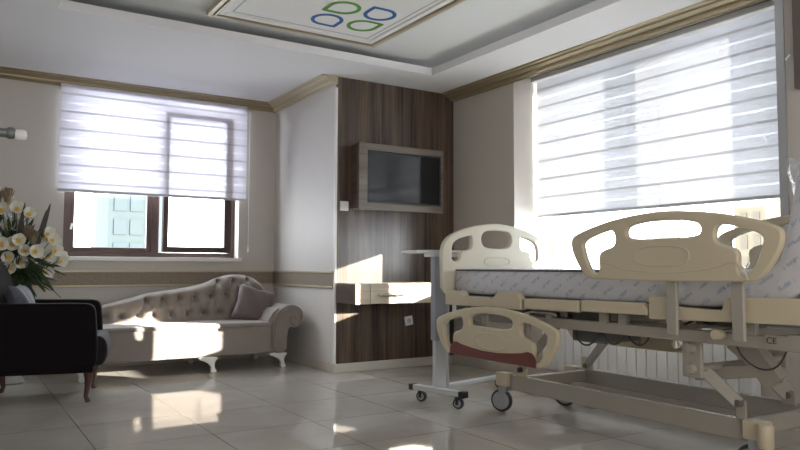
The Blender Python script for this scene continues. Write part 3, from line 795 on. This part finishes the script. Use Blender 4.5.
mk('base_leg', bar((2.80, 4.0, .095), (3.62, 4.22, .085), .05, .03), 'grey_light', t, bevel=.006)
for a, b in (((2.715, 4.15, .095), (2.724, 4.11, .095)), ((2.812, 3.715, .095), (2.822, 3.67, .095))):
    mk('end_cap', bar(a, b, .056, .042), 'black', t, bevel=.006)
for x, y in ((2.742, 4.06), (2.80, 3.72), (3.56, 4.21)):
    M = Matrix.Translation((x, y, 0)) @ Matrix.Rotation(radians(28), 4, 'Z')
    bm = lathe([(.02, -.014), (.034, -.014), (.037, 0), (.034, .014), (.02, .014)], (0, 0, .0375), 'X', 20)
    bmesh.ops.transform(bm, matrix=M, verts=bm.verts); w = mk('castor_wheel', bm, 'black_rubber', t, smooth=True)
    bm = lathe([(.004, -.018), (.024, -.017), (.024, .017), (.004, .018)], (0, 0, .0375), 'X', 20)
    bmesh.ops.transform(bm, matrix=M, verts=bm.verts); mk('wheel_hub', bm, 'wheel_grey', w, smooth=True)
    bm = bmesh.new(); addbox(bm, (-.018, -.018, .06), (.018, .018, .08), M); addbox(bm, (-.024, -.008, .03), (-.019, .012, .07), M); addbox(bm, (.019, -.008, .03), (.024, .012, .07), M)
    mk('castor_fork', bm, 'black', w)

# ------------------------------------------------------------ tufted sofa
sofa = thing('sofa', 'long taupe tufted chaise sofa with a rolled arm under the back window', 'sofa', (1.75, 6.45, 0))
mk('seat_base', B(((.80, 6.10, .135), (2.52, 6.82, .385))), 'sofa_fabric', sofa, bevel=.018, seg=3)
mk('seat_cushion', B(((.80, 6.085, .375), (2.47, 6.72, .418))), 'sofa_fabric', sofa, bevel=.02, seg=3)
topk = [(.72, .47), (.95, .53), (1.18, .588), (1.52, .675), (1.86, .722), (2.02, .755), (2.15, .815), (2.30, .845), (2.46, .832), (2.58, .77), (2.66, .66), (2.70, .50)]
def top_z(x):
    for (a, p), (b, q) in zip(topk, topk[1:]):
        if a <= x <= b:
            return p + (q - p) * (x - a) / (b - a)
    return topk[0][1] if x < topk[0][0] else topk[-1][1]
def top_s(x): return sum(top_z(x + d) for d in (-.07, -.035, 0, .035, .07)) / 5
buttons = []
for r in range(4):
    for c in range(15):
        x = .83 + .147 * c + (.0735 if r % 2 else 0)
        z = .475 + .125 * r + (.10 * (x - 1.2)) * (r > 0) * .5
        if x < 2.66 and z < top_s(x) - .035 and z > .44: buttons.append((x, z))
bm = bmesh.new(); NX, NZ = 110, 34; g = []
def back_y(x, z):
    zt = top_s(x); u = (z - .38) / max(zt - .38, .05)
    y = 6.58 + .06 * u
    y += .075 * max(0, (u - .86) / .14) ** 2.2
    d = 9; y2 = 9
    ds = sorted(math.hypot(x - bx, z - bz) for bx, bz in buttons)
    y += .055 * math.exp(-(ds[0] / .024) ** 2) - .030 * (1 - math.exp(-(ds[0] / .055) ** 2))
    e = ds[1] - ds[0]
    # creases run between neighbouring buttons
    for bx, bz in buttons:
        if abs(bx - x) > .12 or abs(bz - z) > .16: continue
        for cx, cz in buttons:
            if cx <= bx or not (.03 < cx - bx < .11) or abs(cz - bz) < .05 or abs(cz - bz) > .17: continue
            ex, ez = cx - bx, cz - bz; tt = max(0, min(1, ((x - bx) * ex + (z - bz) * ez) / (ex * ex + ez * ez)))
            dd = math.hypot(x - bx - ex * tt, z - bz - ez * tt)
            y += .020 * math.exp(-(dd / .013) ** 2)
    return y
for i in range(NX + 1):
    x = .72 + (2.74 - .72) * i / NX; zt = top_s(x); col = []
    for j in range(NZ + 1):
        z = .385 + (zt - .385) * j / NZ
        col.append(bm.verts.new((x, back_y(x, z), z)))
    col.append(bm.verts.new((x, 6.84, zt - .03))); col.append(bm.verts.new((x, 6.88, .30))); col.append(bm.verts.new((x, 6.72, .30)))
    g.append(col)
for i in range(NX):
    n = len(g[0])
    for j in range(n): bm.faces.new([g[i][j], g[i + 1][j], g[i + 1][(j + 1) % n], g[i][(j + 1) % n]])
bm.faces.new(g[0]); bm.faces.new(g[-1])
back = mk('backrest', bm, 'sofa_fabric', sofa, smooth=True)
for bx, bz in buttons:
    mk('button', lathe([(.002, -.010), (.009, -.008), (.013, 0), (.009, .006)], (bx, back_y(bx, bz) - .002, bz), 'Y', 10), 'sofa_fabric', back, smooth=True)
# rolled arm: profile in (x,z), scroll faces the room
sc = [(2.475, .135), (2.475, .37), (2.485, .42), (2.505, .47), (2.54, .52), (2.60, .556), (2.66, .568), (2.72, .555), (2.765, .52), (2.785, .47),
      (2.78, .42), (2.755, .38), (2.715, .355), (2.67, .355), (2.645, .365), (2.63, .33), (2.62, .25), (2.62, .135)]
mk('rolled_arm', prism(smooth_loop(sc, 1), 'Y', 6.075, 6.80), 'sofa_fabric', sofa, bevel=.012, seg=3)
inner = [(2.40, .40), (2.44, .405), (2.475, .43), (2.50, .47)]
mk('arm_flare', prism([(2.43, .40), (2.46, .45), (2.49, .50), (2.54, .54), (2.56, .53), (2.5, .38)], 'Y', 6.10, 6.72), 'sofa_fabric', sofa, bevel=.02, seg=3)
sp = [(2.50, .16), (2.50, .36), (2.515, .43), (2.56, .50), (2.63, .535), (2.70, .53), (2.75, .485), (2.755, .43), (2.72, .385), (2.675, .385), (2.645, .42), (2.65, .46), (2.685, .475), (2.71, .45)]
mk('scroll_piping', tube([(x, 6.07, z) for x, z in smooth_loop(sp, 2, False)], .007, 8), 'sofa_fabric', sofa, smooth=True)
for lx in (.86, 1.91, 2.555):
    for ly in (6.115, 6.80):
        w = 1 if lx < 2.5 else 1
        prof = [(-.10, .137), (.07, .137), (.075, .118), (.055, .10), (.045, .07), (.052, .035), (.065, .018), (.062, .0), (.015, .0), (.012, .02), (.018, .045), (.0, .075), (-.03, .092), (-.055, .105), (-.085, .11)]
        o = mk('leg', prism([(lx + a, z) for a, z in smooth_loop(prof, 1)], 'Y', ly - .02, ly + .02), 'leg_white', sofa, bevel=.006)
bm = pillow_bm(.37, .35, .14)
bmesh.ops.transform(bm, matrix=Matrix.Translation((2.44, 6.44, .552)) @ Matrix.Rotation(radians(-16), 4, 'Z') @ Matrix.Rotation(radians(16), 4, 'Y') @ Matrix.Rotation(radians(-20), 4, 'X') @ Matrix.Rotation(radians(90), 4, 'X') @ Matrix.Rotation(radians(0), 4, 'Z'), verts=bm.verts)
tag(mk('cushion', bm, 'cushion_fabric', smooth=True), 'square mauve cushion leaning in the right corner of the tufted sofa', 'cushion')

# ------------------------------------------------------------ dark armchair (faces local +x)
ch = thing('armchair', 'dark purple-black armchair with brown wooden legs at the left edge', 'armchair', (.883, 5.504, 0), radians(-12.8))
K = dict(world=False)
for s in (-1, 1):
    y0, y1 = (-.355, -.255) if s < 0 else (.255, .355)
    prof = [(.02, .215), (.045, .30), (.03, .60), (.01, .655), (-.05, .668), (-.40, .668), (-.66, .672), (-.70, .66), (-.70, .215)]
    mk('armrest', prism(smooth_loop(prof, 1), 'Y', y0, y1), 'chair_fabric', ch, bevel=.018, seg=3, **K)
mk('seat', prism(smooth_loop([(.06, .22), (.10, .28), (.105, .36), (.085, .42), (.04, .445), (-.60, .42), (-.60, .22)], 1), 'Y', -.25, .25), 'chair_seat', ch, bevel=.02, seg=3, **K)
mk('seat_frame', B(((-.68, -.34, .20), (.02, .34, .26))), 'chair_fabric', ch, bevel=.01, **K)
mk('backrest', prism(smooth_loop([(-.50, .40), (-.58, .80), (-.64, .94), (-.70, .95), (-.74, .90), (-.70, .22), (-.52, .22)], 1), 'Y', -.34, .34), 'chair_fabric', ch, bevel=.03, seg=3, **K)
for x, y, s in ((-.02, -.29, 1), (-.02, .29, 1), (-.62, -.29, -1), (-.62, .29, -1)):
    mk('leg', tube([(x, y, .225), (x + s * .012, y, .17), (x + s * .006, y, .10), (x + s * -.004, y, .04), (x + s * .012, y, .0)], [.032, .028, .020, .015, .018], 10), 'dark_wood', ch, smooth=True, **K)
bm = pillow_bm(.42, .36, .13)
a_ = radians(-12.8)
Mc = Matrix.Translation((.883, 5.504, 0)) @ Matrix.Rotation(a_, 4, 'Z') @ Matrix.Translation((-.455, 0, .615)) @ Matrix.Rotation(radians(68), 4, 'Y') @ Matrix.Rotation(radians(90), 4, 'Z')
bmesh.ops.transform(bm, matrix=Mc, verts=bm.verts)
tag(mk('cushion', bm, 'pillow_blue', smooth=True), 'dark grey-blue cushion standing on the seat of the dark armchair', 'cushion')

# ------------------------------------------------------------ flowers in a tall vase behind the armchair
FC = Vector((.42, 6.36, 0))
fl = thing('flower_arrangement', 'white lilies and green leaves in a tall vase behind the armchair', 'flowers', FC)
mk('vase', lathe([(.09, 0), (.10, .01), (.06, .10), (.05, .3), (.07, .5), (.09, .62), (.075, .70), (.085, .74), (.06, .74)], FC, n=24), 'vase', fl, smooth=True)
blooms = [(0.331, 6.174, 1.398), (0.378, 6.218, 1.404), (0.302, 6.101, 1.341), (0.412, 6.163, 1.36), (0.359, 6.27, 1.23), (0.414, 6.271, 1.232), (0.308, 6.055, 1.079), (0.379, 6.078, 1.081), (0.42, 6.034, 1.11), (0.466, 6.143, 1.033), (0.538, 6.028, 1.026), (0.36, 6.148, 0.981), (0.451, 6.202, 0.945), (0.369, 6.098, 0.9), (0.607, 6.209, 1.141), (0.632, 6.185, 1.172), (0.654, 6.027, 1.116), (0.646, 6.176, 0.994), (0.683, 6.093, 1.035), (0.727, 6.136, 0.984), (0.724, 6.099, 0.953), (0.635, 6.214, 0.869), (0.494, 6.143, 1.322),
          (0.20, 6.2, 1.30), (0.22, 6.15, 1.12), (.25, 6.12, 1.0), (.50, 6.5, 1.25), (.36, 6.6, 1.3), (.28, 6.45, 1.45), (.3, 6.3, 1.48)]
root = FC + Vector((0, 0, .72))
def strap_leaf(bm, a, b, w, sag=0.0, side=None, n=7):
    a = Vector(a); b = Vector(b); d = b - a
    s = (side or d.cross(Vector((random.uniform(-1, 1), random.uniform(-1, 1), .6)))).normalized()
    nn = d.cross(s).normalized() * .004
    rows = []
    for i in range(n + 1):
        t = i / n; p = a + d * t + Vector((0, 0, sag * sin(pi * t)))
        ww = w * (sin(pi * min(1, t * .86 + .1)) ** .7) * .5
        rows.append([bm.verts.new(p - s * ww), bm.verts.new(p + nn), bm.verts.new(p + s * ww), bm.verts.new(p - nn)])
    for i in range(n):
        for k in range(4): bm.faces.new([rows[i][k], rows[i][(k + 1) % 4], rows[i + 1][(k + 1) % 4], rows[i + 1][k]])
    bm.faces.new(rows[0]); bm.faces.new(rows[-1])
bs = bmesh.new()
for c in blooms:
    c = Vector(c); out = (c - (FC + Vector((0, .05, 1.0)))); out.z *= .4; out += Vector((.0, -.25, .05)); out.normalize()
    tube([root, root * .45 + c * .55 + Vector((0, 0, .03)), c - out * .045], .004, 5, bs)
    bm = bmesh.new()
    M = Matrix.Translation(c) @ out.to_track_quat('Z', 'Y').to_matrix().to_4x4() @ Matrix.Rotation(random.uniform(0, 2), 4, 'Z')
    R_ = random.uniform(.052, .068)
    for k in range(6):
        a = k * pi / 3; e = Matrix.Rotation(a, 4, 'Z')
        rows = []
        for i in range(6):
            t = i / 5; r = R_ * .86 * (t ** .62); z = -.045 + .085 * t - .018 * t ** 4 * (1.3 if k % 2 else .6)
            w = .031 * sin(pi * min(.985, t ** 1.15 * .88 + .105)) + .0008
            rows.append([bm.verts.new(M @ e @ Vector((r, q * w, z + abs(q) * .006))) for q in (-1, 0, 1)] + [bm.verts.new(M @ e @ Vector((r, 0, z - .003)))])
        for i in range(5):
            for kk in range(4): bm.faces.new([rows[i][kk], rows[i][(kk + 1) % 4], rows[i + 1][(kk + 1) % 4], rows[i + 1][kk]])
    f = mk('bloom', bm, 'petal', fl, smooth=True)
    bm = lathe([(.004, -.038), (.014, -.030), (.020, -.018), (.016, -.016), (.007, -.022), (.005, .012), (.002, .016)], (0, 0, 0), 'Z', 10)
    bmesh.ops.transform(bm, matrix=M, verts=bm.verts)
    mk('bloom_centre', bm, 'petal_yellow', f, smooth=True)
mk('stems', bs, 'leaf', fl, smooth=True)
leaf_ends = [(.653, 6.05, .726), (.53, 6.05, .696), (.70, 6.05, .80), (.60, 6.02, .76), (.47, 6.0, .72), (.68, 6.15, .90), (.72, 6.25, .86), (.40, 6.0, .78), (.33, 6.0, .84), (.56, 6.1, .82),
             (.5, 6.2, 1.15), (.45, 6.2, 1.2), (.55, 6.25, 1.1), (.30, 6.2, 1.15), (.25, 6.2, .95), (.62, 6.3, 1.25), (.40, 6.25, 1.3), (.33, 6.3, 1.35), (.52, 6.3, .98), (.6, 6.35, 1.0), (.2, 6.3, 1.2), (.5, 6.4, 1.3),
             (.44, 6.16, .99), (.36, 6.14, 1.04), (.50, 6.15, .93), (.57, 6.2, .90), (.28, 6.15, 1.22), (.34, 6.2, 1.31), (.46, 6.22, 1.27), (.60, 6.24, 1.07)]
for i, e in enumerate(leaf_ends):
    bm = bmesh.new()
    strap_leaf(bm, root + Vector((random.uniform(-.03, .03), random.uniform(-.03, .03), random.uniform(0, .25))), e, random.uniform(.035, .06), random.uniform(.02, .08))
    for q in range(2):
        ee = Vector(e) + Vector((random.uniform(-.07, .07), random.uniform(-.04, .04), random.uniform(-.06, .07)))
        strap_leaf(bm, root + Vector((0, 0, random.uniform(.05, .3))), ee, random.uniform(.025, .045), random.uniform(.02, .08))
    mk('leaf_spray', bm, 'leaf', fl, smooth=True)
# dark folded blade leaf rising to the right, and tufted seed heads
bm = bmesh.new()
strap_leaf(bm, (.55, 6.2, 1.02), (.635, 6.11, 1.40), .035, 0, Vector((1, 0, -.3)))
strap_leaf(bm, (.545, 6.2, 1.02), (.61, 6.12, 1.35), .03, .0, Vector((1, 0, -.1)))
strap_leaf(bm, (.42, 6.2, 1.05), (.46, 6.12, 1.40), .03, .0, Vector((1, 0, .1)))
mk('blade_leaf', bm, 'leaf_dark', fl, smooth=True)
for c in ((.34, 6.06, 1.44), (.49, 6.17, 1.17), (.27, 6.1, 1.42), (.52, 6.1, 1.13)):
    bm = lathe([(.004, -.05), (.02, -.045), (.03, -.01), (.025, .015), (.008, .03)], c, n=12)
    for k in range(26):
        a = k * 2.4; rr = .008 + .024 * (k / 26); e = Vector(c) + Vector((cos(a) * rr * 1.6, sin(a) * rr * 1.6, .06 - .02 * k / 26 + random.uniform(0, .012)))
        strap_leaf(bm, Vector(c) + Vector((cos(a) * rr * .7, sin(a) * rr * .7, -.02)), e, .012, 0, n=3)
    mk('seed_head', bm, 'protea', fl, smooth=True)

# ------------------------------------------------------------ buildings outside
t = thing('office_building', 'pale glass-fronted office block seen through the back window', 'building', (6.6, 31, -6))
mk('facade', B(((5.20, 30, -6), (7.3, 34, 9.5))), 'building_grey', t)
for r in range(5):
    for c in range(3):
        x = 5.42 + c * .62; z = .3 + r * .95
        w = mk('window', B(((x, 29.96, z), (x + .48, 30.02, z + .62))), 'building_glass', t)
t = thing('apartment_building', 'sand-coloured building seen through the large window', 'building', (33, 19, -6))
mk('facade', B(((30, 17.6, -6), (34, 19.05, 3.9)), ((30.4, 18.0, 3.9), (33, 18.7, 4.3))), 'building_sand', t)
for r in range(3):
    for c in range(2):
        mk('window', B(((29.96, 17.85 + c * .6, .8 + r * 1.0), (30.02, 18.15 + c * .6, 1.4 + r * 1.0))), 'building_sand_dark', t)
